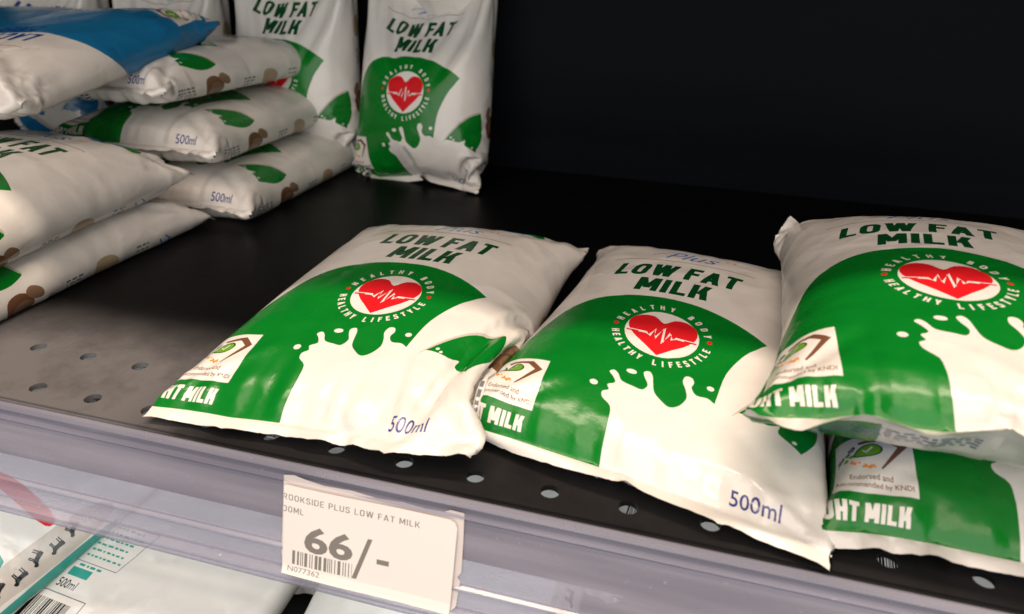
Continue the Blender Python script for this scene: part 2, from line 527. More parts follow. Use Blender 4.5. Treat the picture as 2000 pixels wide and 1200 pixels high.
def inside(P, loops):
    """even-odd test of points against the loops of one item"""
    c = np.zeros(len(P), bool)
    for l in loops:
        lo, hi = l.min(0), l.max(0)
        s = np.nonzero((P[:, 0] >= lo[0]) & (P[:, 0] <= hi[0]) & (P[:, 1] >= lo[1]) & (P[:, 1] <= hi[1]))[0]
        if not len(s):
            continue
        q = P[s]
        a = l
        b = np.roll(l, -1, 0)
        m = np.zeros(len(q), bool)
        for k in range(0, len(a)):
            ay, by = a[k, 1], b[k, 1]
            if ay == by:
                continue
            h = (ay > q[:, 1]) != (by > q[:, 1])
            x = a[k, 0] + (q[:, 1] - ay) / (by - ay) * (b[k, 0] - a[k, 0])
            m ^= h & (q[:, 0] < x)
        c[s] ^= m
    return c


def resample(l, step=2.5):
    out = []
    for a, b in zip(l, np.roll(l, -1, 0)):
        n = max(1, int(np.ceil(np.linalg.norm(b - a) / step)))
        for t in np.arange(n) / n:
            out.append(a + (b - a) * t)
    return np.array(out)


U0, U1 = -PW / 2, PW * 1.5


def art_sheet(art, step):
    """flat triangulation of the whole film, cut along every printed outline"""
    items = []
    for col, loops in art:
        ll = []
        for l in loops:
            l = np.array(l, float)
            l[:, 0] = np.clip(l[:, 0], U0 + .01, U1 - .01)
            l[:, 1] = np.clip(l[:, 1], .3, PH - .3)
            ll.append(resample(l))
        items.append((col, ll))
    gu = np.linspace(U0, U1, int((U1 - U0) / step) + 1)
    gv = np.concatenate([[0, 1.0, 2.2, 4.0, 5.3], np.linspace(SEAL, PH - SEAL, int(PH / step)), [PH - 5.3, PH - 4, PH - 2.2, PH - 1.0, PH]])
    GU, GV = np.meshgrid(gu, gv)
    jit = RNG.uniform(-.15, .15, GU.shape) * step
    GU[:, 1:-1] += jit[:, 1:-1]
    V = [np.stack([GU.ravel(), GV.ravel()], 1)]
    n = len(V[0])
    E = []
    nu = len(gu)
    for r in (list(gv).index(SEAL), len(gv) - 6):
        E += [(r * nu + k, r * nu + k + 1) for k in range(nu - 1)]
    for col, ll in items:
        for l in ll:
            k = len(l)
            V.append(l)
            E += [(n + i, n + (i + 1) % k) for i in range(k)]
            n += k
    V = np.concatenate(V)
    vv, ee, ff, *_ = delaunay_2d_cdt([Vector(p) for p in V.tolist()], E, [], 0, 1e-4)
    P = np.array([p[:] for p in vv])
    T = np.array([f[:] for f in ff])
    cen = P[T].mean(1)
    names = ['white']
    idx = np.zeros(len(T), int)
    for col, ll in items:
        if col not in names:
            names.append(col)
        idx[inside(cen, ll)] = names.index(col)
    a = P[T]
    area2 = np.cross(a[:, 1] - a[:, 0], a[:, 2] - a[:, 0])
    T[area2 < 0] = T[area2 < 0][:, ::-1]
    keep = np.abs(area2) > 1e-7
    T, idx, cen = T[keep], idx[keep], cen[keep]
    endface = (cen[:, 1] < SEAL) | (cen[:, 1] > PH - SEAL)
    return dict(P=P, T=T, idx=idx, names=names, seal=endface, low=cen[:, 1] < PH / 2)


# ------------------------------------------------------------------ filling a flat film tube with milk
def film_sim(X, vol, steps, corners=(), floor=None, ceil=None, grav=(0, 0, -1), wall=None, ns=3, k=2.5e-4, iters=3, bend=.04, damp=.93, lam=0.0006):
    nv, nu, _ = X.shape
    du, dv = 2 * PW / nu, PH / (nv - 1)
    dd = np.hypot(du, dv)
    V = np.zeros_like(X)
    g = np.array(grav, float)
    mir = (-np.arange(nu)) % nu
    rows = np.r_[0:ns, nv - ns:nv]
    I = np.arange(nu)
    J = np.arange(nv - 1)
    A_ = np.arange(nv)

    def edge(P, A, B, L, kc, ks):
        a, b = P[A], P[B]
        d = b - a
        l = np.sqrt((d * d).sum(-1)) + 1e-9
        e = (l - L) / l
        e = np.where(e > 0, e * ks, e * kc) * .5
        d *= e[..., None]
        P[A] = a + d
        P[B] = b - d
    hE = [(np.ix_(A_, I[c::2]), np.ix_(A_, (I[c::2] + 1) % nu)) for c in (0, 1)]
    vE = [(np.ix_(J[c::2], I), np.ix_(J[c::2] + 1, I)) for c in (0, 1)]
    dE = [(np.ix_(J[c::2], I), np.ix_(J[c::2] + 1, (I + s) % nu)) for c in (0, 1) for s in (1, -1)]
    bH = [(np.ix_(A_, q), np.ix_(A_, (q + 2) % nu)) for q in [I[(I % 4 == c) | (I % 4 == c + 1)] for c in (0, 2)]]
    J2 = np.arange(nv - 2)
    bV = [(np.ix_(q, I), np.ix_(q + 2, I)) for q in [J2[(J2 % 4 == c) | (J2 % 4 == c + 1)] for c in (0, 2)]]
    for st in range(steps):
        Xn = np.roll(X, -1, 1)
        A = np.cross(Xn[1:] - X[:-1], X[1:] - Xn[:-1]) * .5
        c = (X[1:] + X[:-1] + Xn[1:] + Xn[:-1]) * .25
        now = (A * (c - c.mean((0, 1)))).sum() / 3
        dep = c @ g
        dep = dep - dep[ns:-ns].min()
        lam = min(max(lam + 2e-9 * (vol - now), -.004), .03)
        F = A * (lam + 3e-8 * (vol - now) + k * dep)[..., None] * .25
        F[:ns - 1] = 0
        F[nv - ns:] = 0
        acc = np.zeros_like(X)
        acc[1:] += F
        acc[:-1] += F
        Fr = np.roll(F, 1, 1)
        acc[1:] += Fr
        acc[:-1] += Fr
        acc += g * .0015
        V *= damp
        V += acc
        sp = np.sqrt((V * V).sum(-1, keepdims=True))
        V *= np.minimum(1, .8 / (sp + 1e-9))
        P = X + V
        for it in range(iters):
            for a, b in hE:
                edge(P, a, b, du, .35, 1)
            for a, b in vE:
                edge(P, a, b, dv, .35, 1)
            for a, b in dE:
                edge(P, a, b, dd, .25, .9)
            if it == 0:
                for a, b in bH:
                    edge(P, a, b, 2 * du, bend, 0)
                for a, b in bV:
                    edge(P, a, b, 2 * dv, bend, 0)
            P[rows] = .5 * (P[rows] + P[rows][:, mir])
            for (j, i, t, s) in corners:
                P[j, i] += (np.asarray(t) - P[j, i]) * s
        con = np.zeros(P.shape[:2], bool)
        if floor is not None:
            h = floor(P[..., 0], P[..., 1])
            m_ = P[..., 2] < h
            P[..., 2] = np.where(m_, h, P[..., 2])
            con |= m_
        if ceil is not None:
            h = ceil(P[..., 0], P[..., 1]) if callable(ceil) else ceil
            m_ = P[..., 2] > h
            P[..., 2] = np.where(m_, h, P[..., 2])
            con |= m_
        if wall is not None:
            m_ = P[..., 1] > wall
            P[..., 1] = np.where(m_, wall, P[..., 1])
            con |= m_
        V = P - X
        V[con] *= .5
        X = X + V
    return X, lam


def start_sheet(nu, nv, FL, FR, BL, BR, t=6.0):
    i = np.arange(nu)
    half = nu // 2
    s = np.where(i <= half, i / half, 2 - i / half)
    top = np.where(i <= half, 1., -1.) * np.sin(np.pi * s)
    v = np.linspace(0, 1, nv)[:, None]
    FL, FR, BL, BR = [np.array(q, float) for q in (FL, FR, BL, BR)]
    Q = s[None, :, None]
    Vv = v[..., None]
    X = (FL * (1 - Q) + FR * Q) * (1 - Vv) + (BL * (1 - Q) + BR * Q) * Vv
    n = np.cross(FR - FL, BL - FL)
    n /= np.linalg.norm(n)
    return X + n * (t * top[None, :] * np.sin(np.pi * v))[..., None]


def refine(X):
    nv, nu, _ = X.shape
    Y = np.zeros((nv, 2 * nu, 3))
    Y[:, ::2] = X
    Y[:, 1::2] = .5 * (X + np.roll(X, -1, 1))
    Z = np.zeros((2 * nv - 1, 2 * nu, 3))
    Z[::2] = Y
    Z[1::2] = .5 * (Y[1:] + Y[:-1])
    return Z


NU, NV = 52, 38


def fill_pouch(FL, FR, BL, BR, pins, vol=480e3, lift=4.0, floor=lambda x, y: 0 * x, coarse=450, fine=260, k=1.2e-4, seed=1, **kw):
    """pins: dict of corner -> (target, strength), corners FL FR BL BR; the film is grown coarse, then fine"""
    X = start_sheet(NU, NV, FL, FR, BL, BR)
    X[..., 2] += lift
    r = np.random.default_rng(seed)
    X += r.normal(0, .25, X.shape)
    at = {'FL': (0, 0), 'FR': (0, .5), 'BL': (1, 0), 'BR': (1, .5), 'FM': (0, .25), 'BM': (1, .25), 'FQ': (0, .375), 'FP': (0, .125)}

    def pin(nu, nv):
        out = []
        for c, (t, s) in pins.items():
            jj, ii = at[c] if isinstance(c, str) else (c[0] / PH, c[1] / (2 * PW))
            j, i = int(round(jj * (nv - 1))), int(round(ii * nu))
            out.append((j, i, t, s))
            if ii not in (0, .5):
                out.append((j, nu - i, t, s))
        return out
    X, lam = film_sim(X, vol, coarse, pin(NU, NV), floor, ns=2, k=k * .4, **kw)
    X = refine(X)
    X += r.normal(0, .06, X.shape)
    X, lam = film_sim(X, vol, fine, pin(2 * NU, 2 * NV - 1), floor, ns=3, k=k, lam=lam, **kw)
    return X


class Heights:
    """top surface of pouches already lying there"""
    def __init__(self, Xs, x0=-260, y0=-60, nx=360, ny=250, d=2.0):
        H = np.zeros((nx, ny))
        for X in Xs:
            Z = refine(refine(X)).reshape(-1, 3)
            i = np.clip(((Z[:, 0] - x0) / d).astype(int), 0, nx - 1)
            j = np.clip(((Z[:, 1] - y0) / d).astype(int), 0, ny - 1)
            np.maximum.at(H, (i, j), Z[:, 2])
        for _ in range(2):
            H = (H + np.roll(H, 1, 0) + np.roll(H, -1, 0) + np.roll(H, 1, 1) + np.roll(H, -1, 1)) / 5
        self.H, self.x0, self.y0, self.d = H, x0, y0, d

    def __call__(self, x, y):
        H = self.H
        fx = np.clip((x - self.x0) / self.d - .5, 0, H.shape[0] - 1.01)
        fy = np.clip((y - self.y0) / self.d - .5, 0, H.shape[1] - 1.01)
        i, j = fx.astype(int), fy.astype(int)
        a, b = fx - i, fy - j
        return (H[i, j] * (1 - a) + H[i + 1, j] * a) * (1 - b) + (H[i, j + 1] * (1 - a) + H[i + 1, j + 1] * a) * b + .4


def bicubic(X, u, v):
    """Catmull-Rom sample of the film grid at film coordinates (mm)"""
    nv, nu, _ = X.shape
    fu = (u / (2 * PW) * nu) % nu
    fv = np.clip(v / PH * (nv - 1), 0, nv - 1.0001)
    i, j = np.floor(fu).astype(int), np.floor(fv).astype(int)
    a, b = fu - i, fv - j

    def w(t):
        return [-.5 * t + t * t - .5 * t ** 3, 1 - 2.5 * t * t + 1.5 * t ** 3, .5 * t + 2 * t * t - 1.5 * t ** 3, -.5 * t * t + .5 * t ** 3]
    wu, wv = w(a), w(b)
    out = np.zeros((len(u), 3))
    for q in range(4):
        jj = np.clip(j - 1 + q, 0, nv - 1)
        for p in range(4):
            out += X[jj, (i - 1 + p) % nu] * (wu[p] * wv[q])[:, None]
    return out


def part_mesh(name, P, N, T, idx, names, uv):
    used, inv = np.unique(T, return_inverse=True)
    T2 = inv.reshape(T.shape)
    me = bpy.data.meshes.new(name)
    me.from_pydata(P[used].tolist(), [], T2.tolist())
    for n in names:
        me.materials.append(INK[n])
    me.polygons.foreach_set('material_index', idx.astype(np.int32))
    me.polygons.foreach_set('use_smooth', np.ones(len(T2), bool))
    l = me.uv_layers.new(name='UVMap')
    l.data.foreach_set('uv', (uv[used][T2.ravel()]).ravel().astype(np.float32))
    me.normals_split_custom_set_from_vertices(N[used].tolist())
    me.update()
    return me


def crumple(u, v, seed):
    """height (mm) of the fine folds of one pouch's film: gathers by the seals and stray creases"""
    r = np.random.default_rng(seed)
    h = np.zeros(len(u))
    for end in (0, 1):
        d = v if end == 0 else PH - v
        w = np.clip((d - SEAL) / 7, 0, 1) * np.exp(-np.maximum(d - SEAL, 0) / r.uniform(11, 17))
        g = np.zeros(len(u))
        for lam in (23, 15.3, 10.1, 7.4):
            g += np.sin(u * 2 * np.pi / lam + r.uniform(0, 6.3) + .02 * d * r.normal()) * lam ** .7 * r.uniform(.5, 1.2)
        h += .085 * w * g
        # the soft ridge where the flat front of the pouch turns up to its top
        rv = r.uniform(17, 22) + 2.2 * np.sin(u / r.uniform(14, 22) + r.uniform(0, 6)) + 1.2 * np.sin(u / 6.1 + r.uniform(0, 6))
        h += r.uniform(.35, .6) * np.exp(-np.abs(d - rv) / 2.6) * np.clip(.55 + .6 * np.sin(u / r.uniform(18, 30) + r.uniform(0, 6)), 0, 1)
    for side in (0.0, PW):            # corners pull folds towards the ears
        for end in (0, 1):
            cu, cv = side, (SEAL if end == 0 else PH - SEAL)
            for _ in range(4):
                a = r.uniform(.25, 1.35) * (1 if side == 0 else -1)
                dv_, du_ = (np.cos(a) if end == 0 else -np.cos(a)), np.sin(a)
                s = (u - cu) * du_ + (v - cv) * dv_
                n = (u - cu) * dv_ - (v - cv) * du_
                wd = r.uniform(1.5, 3.0) + .03 * s
                h += r.uniform(.35, .9) * r.choice((-1, 1)) * np.exp(-(n / wd) ** 2) * np.clip((s - 3) / 8, 0, 1) * np.clip((r.uniform(35, 62) - s) / 22, 0, 1)
    for _ in range(34):               # stray creases anywhere round the film
        cu, cv, a, L = r.uniform(-64, 192), r.uniform(18, PH - 18), r.uniform(0, np.pi), r.uniform(10, 30)
        s = (u - cu) * np.cos(a) + (v - cv) * np.sin(a)
        n = -(u - cu) * np.sin(a) + (v - cv) * np.cos(a) + .006 * s * s * r.normal()
        h += r.uniform(.10, .34) * r.choice((-1, 1)) * np.exp(-np.abs(n) / r.uniform(1.2, 3.2)) * np.clip(1 - (s / L) ** 2, 0, 1)
    return h


def build_pouch(name, label, cat, X, sheet, group=None, shift=0.0, vshift=0.0, twist=0.0, crease=1.0):
    """X: film grid in mm, world position; makes the Empty, the printed body and the two sealed ends"""
    P2 = sheet['P']
    u = P2[:, 0] + shift + twist * np.clip(.4 - P2[:, 1] / PH, -.25, .4)
    v = P2[:, 1] + vshift * np.sin(np.pi * P2[:, 1] / PH)     # film pulled a little towards one end
    e = .5
    p = bicubic(X, u, v)
    tu = bicubic(X, u + e, v) - bicubic(X, u - e, v)
    tv = bicubic(X, u, np.minimum(v + e, PH)) - bicubic(X, u, np.maximum(v - e, 0))
    N = np.cross(tu, tv)
    N /= np.linalg.norm(N, axis=1, keepdims=True) + 1e-12
    seed = int(abs(X[..., 0].mean()) * 7 + abs(X[..., 1].mean()) * 3)
    uu, vv_ = P2[:, 0], P2[:, 1]
    fold = lambda a, b: crease * crumple(a, b, seed)
    hh = fold(uu, vv_)
    tu = tu + N * (fold(uu + e, vv_) - fold(uu - e, vv_))[:, None]
    tv = tv + N * (fold(uu, vv_ + e) - fold(uu, vv_ - e))[:, None]
    p = p + N * hh[:, None]
    N = np.cross(tu, tv)
    N /= np.linalg.norm(N, axis=1, keepdims=True) + 1e-12
    edge = np.clip(np.minimum(P2[:, 1], PH - P2[:, 1]) / 1.5, 0, 1)
    p = p + N * (.22 * edge)[:, None]
    # ribs pressed into the sealed ends and a slightly ragged cut
    d = np.minimum(P2[:, 1], PH - P2[:, 1])
    p = p + N * (np.where(d < SEAL, .15 * np.sin(d * 3.4) * np.clip(d / 1.5, 0, 1), 0))[:, None]
    rag = (np.sin(u * 2.1) * .5 + np.sin(u * 5.3 + 1.0) * .5) * .22
    tvn = tv / (np.linalg.norm(tv, axis=1, keepdims=True) + 1e-12)
    p = p + tvn * (np.where(d < .5, rag, 0))[:, None]
    base = np.array([X[..., 0].mean(), X[..., 1].mean(), X[..., 2].min()])
    root = bpy.data.objects.new(name, None)
    root.empty_display_size = .02
    C.objects.link(root)
    root.location = (base / 1000).tolist()
    root['label'], root['category'] = label, cat
    if group:
        root['group'] = group
    Q = (p - base) / 1000
    uv = np.stack([P2[:, 0] / 100 + .013 * base[0], P2[:, 1] / 100 + .017 * base[1]], 1)
    T, idx = sheet['T'], sheet['idx']
    for nm, sel in (('printed_film', ~sheet['seal']), ('sealed_end', sheet['seal'] & sheet['low']), ('sealed_end', sheet['seal'] & ~sheet['low'])):
        me = part_mesh(nm, Q, N, T[sel], idx[sel], sheet['names'], uv)
        o = bpy.data.objects.new(nm, me)
        C.objects.link(o)
        o.parent = root
    return root


def copy_pouch(src, loc, rot, label, group=None):
    r = src.copy()
    C.objects.link(r)
    for ch in src.children:
        c = ch.copy()
        C.objects.link(c)
        c.parent = r
    r.location = [q / 1000 for q in loc]
    r.rotation_euler = [math.radians(a) for a in rot]
    r['label'] = label
    if group:
        r['group'] = group
    return r


def structure(o):
    o['kind'] = 'structure'
    return o


def mesh_ob(name, V, F, m, parent=None, smooth_=False):
    me = bpy.data.meshes.new(name)
    me.from_pydata([tuple(q) for q in V], [], F)
    me.materials.append(m)
    if smooth_:
        me.shade_smooth()
    me.update()
    o = bpy.data.objects.new(name, me)
    C.objects.link(o)
    if parent:
        o.parent = parent
    return o


def slab(name, x0, x1, y0, y1, z0, z1, m):
    V = [(x / 1000, y / 1000, z / 1000) for z in (z0, z1) for y in (y0, y1) for x in (x0, x1)]
    F = [(0, 2, 3, 1), (4, 5, 7, 6), (0, 1, 5, 4), (2, 6, 7, 3), (0, 4, 6, 2), (1, 3, 7, 5)]
    return mesh_ob(name, V, F, m)


# ------------------------------------------------------------------ the shelf
def metal(name, col, rough, dust=.5, dust_lit_col=(.16, .15, .145), lit_and_dusty=False, gloss=.5, stretch=(1, 1, 1)):
    m, nt, b = mat(name)
    L = nt.links
    tc = node(nt, 'ShaderNodeTexCoord')
    n = node(nt, 'ShaderNodeTexNoise')
    n.inputs['Scale'].default_value = 34
    n.inputs['Detail'].default_value = 9
    n.inputs['Roughness'].default_value = .68
    mp = node(nt, 'ShaderNodeMapping')
    mp.inputs['Scale'].default_value = stretch
    L.new(tc.outputs['Object'], mp.inputs['Vector'])
    L.new(mp.outputs[0], n.inputs['Vector'])
    n2 = node(nt, 'ShaderNodeTexNoise')
    n2.inputs['Scale'].default_value = 900
    n2.inputs['Detail'].default_value = 2
    L.new(tc.outputs['Object'], n2.inputs['Vector'])
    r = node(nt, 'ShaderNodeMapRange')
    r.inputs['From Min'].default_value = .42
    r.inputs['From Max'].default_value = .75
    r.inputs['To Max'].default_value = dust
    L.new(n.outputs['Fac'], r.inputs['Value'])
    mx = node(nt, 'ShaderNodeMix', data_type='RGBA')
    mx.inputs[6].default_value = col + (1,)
    mx.inputs[7].default_value = dust_lit_col + (1,)
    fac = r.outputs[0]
    if lit_and_dusty:      # lamplight on the front edge painted in as a paler band
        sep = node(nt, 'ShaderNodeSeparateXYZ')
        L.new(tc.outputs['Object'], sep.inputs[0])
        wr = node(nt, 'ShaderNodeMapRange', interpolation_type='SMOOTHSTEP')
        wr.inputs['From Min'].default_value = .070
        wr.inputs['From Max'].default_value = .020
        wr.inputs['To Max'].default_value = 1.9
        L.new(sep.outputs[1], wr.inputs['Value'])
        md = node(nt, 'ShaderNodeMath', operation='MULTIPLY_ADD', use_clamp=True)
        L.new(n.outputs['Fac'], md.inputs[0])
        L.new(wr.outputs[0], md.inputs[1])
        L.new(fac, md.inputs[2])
        wx = node(nt, 'ShaderNodeMapRange', interpolation_type='SMOOTHSTEP')   # painted band fades out where the pouches shade the deck
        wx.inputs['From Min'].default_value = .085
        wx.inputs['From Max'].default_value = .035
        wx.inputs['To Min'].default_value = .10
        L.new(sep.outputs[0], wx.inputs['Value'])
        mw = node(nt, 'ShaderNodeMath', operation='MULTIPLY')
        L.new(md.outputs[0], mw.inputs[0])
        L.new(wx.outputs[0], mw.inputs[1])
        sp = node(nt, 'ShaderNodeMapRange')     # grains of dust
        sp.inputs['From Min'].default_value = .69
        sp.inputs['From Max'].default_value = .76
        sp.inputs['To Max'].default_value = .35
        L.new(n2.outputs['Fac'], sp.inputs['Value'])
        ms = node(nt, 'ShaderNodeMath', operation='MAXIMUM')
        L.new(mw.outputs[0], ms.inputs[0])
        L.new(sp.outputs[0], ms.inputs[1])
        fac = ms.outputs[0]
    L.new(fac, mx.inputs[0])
    L.new(mx.outputs[2], b.inputs['Base Color'])
    b.inputs['Specular IOR Level'].default_value = gloss
    r2 = node(nt, 'ShaderNodeMapRange')
    r2.inputs['To Min'].default_value = rough - .08
    r2.inputs['To Max'].default_value = rough + .12
    L.new(n.outputs['Fac'], r2.inputs['Value'])
    L.new(r2.outputs[0], b.inputs['Roughness'])
    bp = node(nt, 'ShaderNodeBump')
    bp.inputs['Strength'].default_value = .12
    bp.inputs['Distance'].default_value = .0004
    L.new(n2.outputs['Fac'], bp.inputs['Height'])
    L.new(bp.outputs[0], b.inputs['Normal'])
    return m


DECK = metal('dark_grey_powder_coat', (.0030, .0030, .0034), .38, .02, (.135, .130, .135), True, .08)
WALL = metal('black_back_panel', (.0018, .0025, .0042), .6, .8, (.0045, .0062, .0095), False, .08, (.06, 1, .7))

XA, XB = -420.0, 760.0
WALL_Y = 370.0


def deck():
    ys, ye = -9.0, WALL_Y
    V, E = [], []
    gx = np.linspace(XA, XB, 60)
    gy = [ys, 60.0, 200.0, ye]
    for y in gy:
        for x in gx:
            V.append((x, y))
    rings = []
    r = random.Random(2)
    for row, y in enumerate((0.0, 25.0)):
        for i in range(-16, 30):
            x = i * 25.0
            ring = disc(x, y, 3.15, 3.15, 20)
            n = len(V)
            V += [tuple(q) for q in ring]
            E += [(n + k, n + (k + 1) % 20) for k in range(20)]
            rings.append(ring)
    vv, ee, ff, *_ = delaunay_2d_cdt([Vector(q) for q in V], E, [], 0, 1e-4)
    P = np.array([q[:] for q in vv])
    T = np.array([f[:] for f in ff])
    cen = P[T].mean(1)
    hole = np.zeros(len(T), bool)
    for ring in rings:
        c = ring.mean(0)
        hole |= np.hypot(cen[:, 0] - c[0], cen[:, 1] - c[1]) < 3.1
    T = T[~hole]
    n = len(P)
    VV = [(x / 1000, y / 1000, 0) for x, y in P] + [(x / 1000, y / 1000, -.0021) for x, y in P]
    FF = [tuple(t) for t in T] + [tuple(t[::-1] + n) for t in T]
    cnt = {}
    for t in T:
        for a, b in zip(t, np.roll(t, -1)):
            cnt[(a, b)] = 1
    for (a, b) in list(cnt):
        if (b, a) not in cnt:
            FF.append((a, a + n, b + n, b))
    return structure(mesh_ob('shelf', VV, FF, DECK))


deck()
structure(slab('back_wall', XA, XB, WALL_Y + .5, WALL_Y + 6, -420, 420, WALL))
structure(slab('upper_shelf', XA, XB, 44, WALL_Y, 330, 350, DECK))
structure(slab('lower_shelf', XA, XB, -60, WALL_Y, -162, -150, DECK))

# ------------------------------------------------------------------ the pouches take their shape
flat_floor = lambda x, y: 0 * x


def move(X, off=(0, 0, 0), rot=(0, 0, 0), about=None):
    """rigid copy of a film grid: rotate (degrees, xyz) about its base centre, then shift"""
    c = np.array([X[..., 0].mean(), X[..., 1].mean(), X[..., 2].min()]) if about is None else np.array(about)
    m = np.array(Matrix.Rotation(math.radians(rot[2]), 3, 'Z') @ Matrix.Rotation(math.radians(rot[1]), 3, 'Y') @ Matrix.Rotation(math.radians(rot[0]), 3, 'X'))
    return (X - c) @ m.T + c + np.array(off)


GC = fill_pouch((281, -5, 4), (405, -6, 10), (284, 170, 6), (408, 170, 6),
                {'FL': ((281, -5, 3.5), .5), 'FM': ((343, -8, 8), .2), 'FR': ((405, -8, 9), .3), 'BL': ((287, 166, 4), .1)}, ceil=37, grav=(0, .16, -.99), vol=470e3, seed=3)
GB = fill_pouch((157, 21, 5), (284, -13, 1.5), (182, 198, 4), (300, 166, 5),
                {'FL': ((157, 21, 5), .4), 'FR': ((284, -13.5, 1.5), .6), 'FQ': ((253, -12, 7), .2), 'FM': ((221, 2, 7.5), .2), 'BL': ((184, 193, 4), .15), 'BR': ((298, 162, 4), .15)},
                ceil=lambda x, y: 37 - .14 * np.maximum(0, x - 215), grav=(0, .16, -.99), vol=440e3, seed=4)
GA = fill_pouch((53, -9, 4), (173, 0, 10), (62, 168, 4), (184, 174, 14),
                {'FL': ((53, -9, 3), .5), 'FR': ((173, -1, 9), .5), 'BR': ((181, 174, 17), .3), 'FM': ((117, -6, 6), .3), 'FQ': ((147, -10, 8.5), .3), 'FP': ((85, -8, 4), .3), (22, 128): ((167, 11, 11), .14), (45, 128): ((167, 38, 16), .25), (80, 128): ((174, 80, 18), .12)},
                floor=Heights([GB]), grav=(0, .16, -.99), vol=435e3, seed=5)
GD = fill_pouch((253, -6, 50), (377, -4, 58), (270, 162, 52), (396, 164, 60),
                {'FL': ((253, -6, 46.5), 1), 'FP': ((282, -8, 52), .5), 'FM': ((313, -10, 56), .5), 'FR': ((376, -8, 57), .5), 'BL': ((272, 158, 51), .5)},
                floor=Heights([GB, GC]), grav=(0, .16, -.99), vol=500e3, seed=6)
GE = fill_pouch((-176, -2, 5), (-51, -2, 5), (-176, 188, 5), (-50, 184, 4),
                {'FR': ((-51, -3, 4), .3), 'BR': ((-49, 180, 2.2), .5)}, ceil=32, vol=440e3, seed=7)
GF = fill_pouch((-172, -10, 44), (-47, -12, 44), (-180, 172, 44), (-54, 170, 38),
                {'FR': ((-47, -11, 38), .3), 'BR': ((-53, 174, 31), .6)}, floor=Heights([GE]), grav=(0, .16, -.99), vol=450e3, seed=8)
GP = fill_pouch((0, 0, 6), (126, 0, 6), (0, 174, 6), (126, 174, 5),
                {'FR': ((122, 2, 5), .3), 'FL': ((4, 2, 6), .2), 'BR': ((119, 170, 9), .4)}, ceil=32.5, vol=440e3, seed=9)
GQ = fill_pouch((0, 0, 6), (124, 4, 6), (2, 172, 6), (124, 174, 5),
                {'FR': ((119, 5, 6), .4), 'FL': ((6, 2, 8), .3), 'BR': ((120, 168, 9), .3), 'BL': ((6, 166, 7), .3)}, vol=430e3, seed=10)
GS = fill_pouch((-10, 310, 3), (82, 288, 2), (-18, 358, 174), (74, 350, 174),
                {'FL': ((-8, 312, 3), .5), 'FM': ((38, 301, 3), .3), 'FQ': ((61, 295.5, 2), .3), 'FR': ((82, 290, .8), .5), (22, 128): ((75, 300, 22), .1), 'BL': ((-19, 357, 173), .6), 'BR': ((75, 347, 172), .6)},
                vol=430e3, k=1.8e-5, wall=WALL_Y, seed=12)

low_sheet = art_sheet(front_art('low'), 2.2)
lac_sheet = art_sheet(front_art('lac'), 2.6)
fresh_sheet = art_sheet(fresh_art(), 3.0)

FRONT = 'green and white milk pouches along the front of the shelf'
LEFTPAIR = 'green and white milk pouches stacked at the left front'
PILE = 'milk pouches piled at the back left'
STAND = 'milk pouches standing against the back panel'
UNDER = 'milk pouches on the shelf below'

build_pouch('milk_pouch', 'milk pouch above the price tag, leftmost of the front row, right edge over its neighbour', 'milk pouch', GA, low_sheet, FRONT, shift=1.5, vshift=1, twist=-12)
build_pouch('milk_pouch', 'middle milk pouch of the front row, its white corner drooping over the shelf edge', 'milk pouch', GB, low_sheet, FRONT, shift=-5, vshift=-2.5, twist=20)
build_pouch('milk_pouch', 'green and white milk pouch at the right, lying underneath another pouch', 'milk pouch', GC, low_sheet, FRONT, shift=-2.0)
build_pouch('milk_pouch', 'milk pouch at the right lying on top of another, creased green corner sticking out', 'milk pouch', GD, low_sheet, FRONT, shift=-6.0, vshift=3, twist=14)
build_pouch('milk_pouch', 'lower pouch of the left front pair, resting on the dark shelf', 'milk pouch', GE, low_sheet, LEFTPAIR, vshift=-6, crease=1.4)
build_pouch('milk_pouch', 'upper pouch of the pair at the left front, creased white with a pointed corner', 'milk pouch', GF, low_sheet, LEFTPAIR, shift=5, vshift=-6, crease=1.5)

p1 = build_pouch('milk_pouch', 'bottom pouch of the back left pile, 500ml end resting on the dark shelf', 'milk pouch', move(GP, (-148, 180, 0), (0, 0, -1)), low_sheet, PILE, crease=1.4)
copy_pouch(p1, tuple(np.array(p1.location) * 1000 + np.array((-20, 2, 32.3))), (0, -1, 0), 'middle white and green pouch of the back left pile, between two like it', PILE)
p3 = build_pouch('milk_pouch', 'topmost low fat pouch of the back left pile, under the blue pouch', 'milk pouch', move(GQ, (-184, 182, 65), (0, -3, -7)), low_sheet, PILE, crease=1.4)

s1 = build_pouch('milk_pouch', 'low fat pouch standing upright against the black back panel beside the empty dark space', 'milk pouch', GS, low_sheet, STAND, vshift=2, crease=.9)
L0 = np.array(s1.location) * 1000
copy_pouch(s1, L0 + np.array((-110, 26, 9)), (10, 0, 3), 'low fat pouch standing upright behind the pile, only its lettering and white top showing', STAND)
s3 = build_pouch('milk_pouch', 'light blue lactose free pouch standing at the back next to a low fat one', 'milk pouch', move(GS, (-222, 26, 0), (8, 0, 3)), lac_sheet, STAND)
copy_pouch(s3, np.array(s3.location) * 1000 + np.array((-110, -6, 0)), (0, 2, -3), 'light blue lactose free pouch standing furthest left at the back', STAND)

f1 = build_pouch('milk_pouch', 'blue and white lactose free pouch lying across the top of the back left pile', 'milk pouch', move(GQ, (-210, 94, 80), (-8, 4, 180), None), lac_sheet, PILE, crease=2.0)
copy_pouch(f1, np.array(f1.location) * 1000 + np.array((-124, 66, -8)), (0, 4, 8), 'grey blue lactose free pouch lying far left behind the blue and white one', PILE)

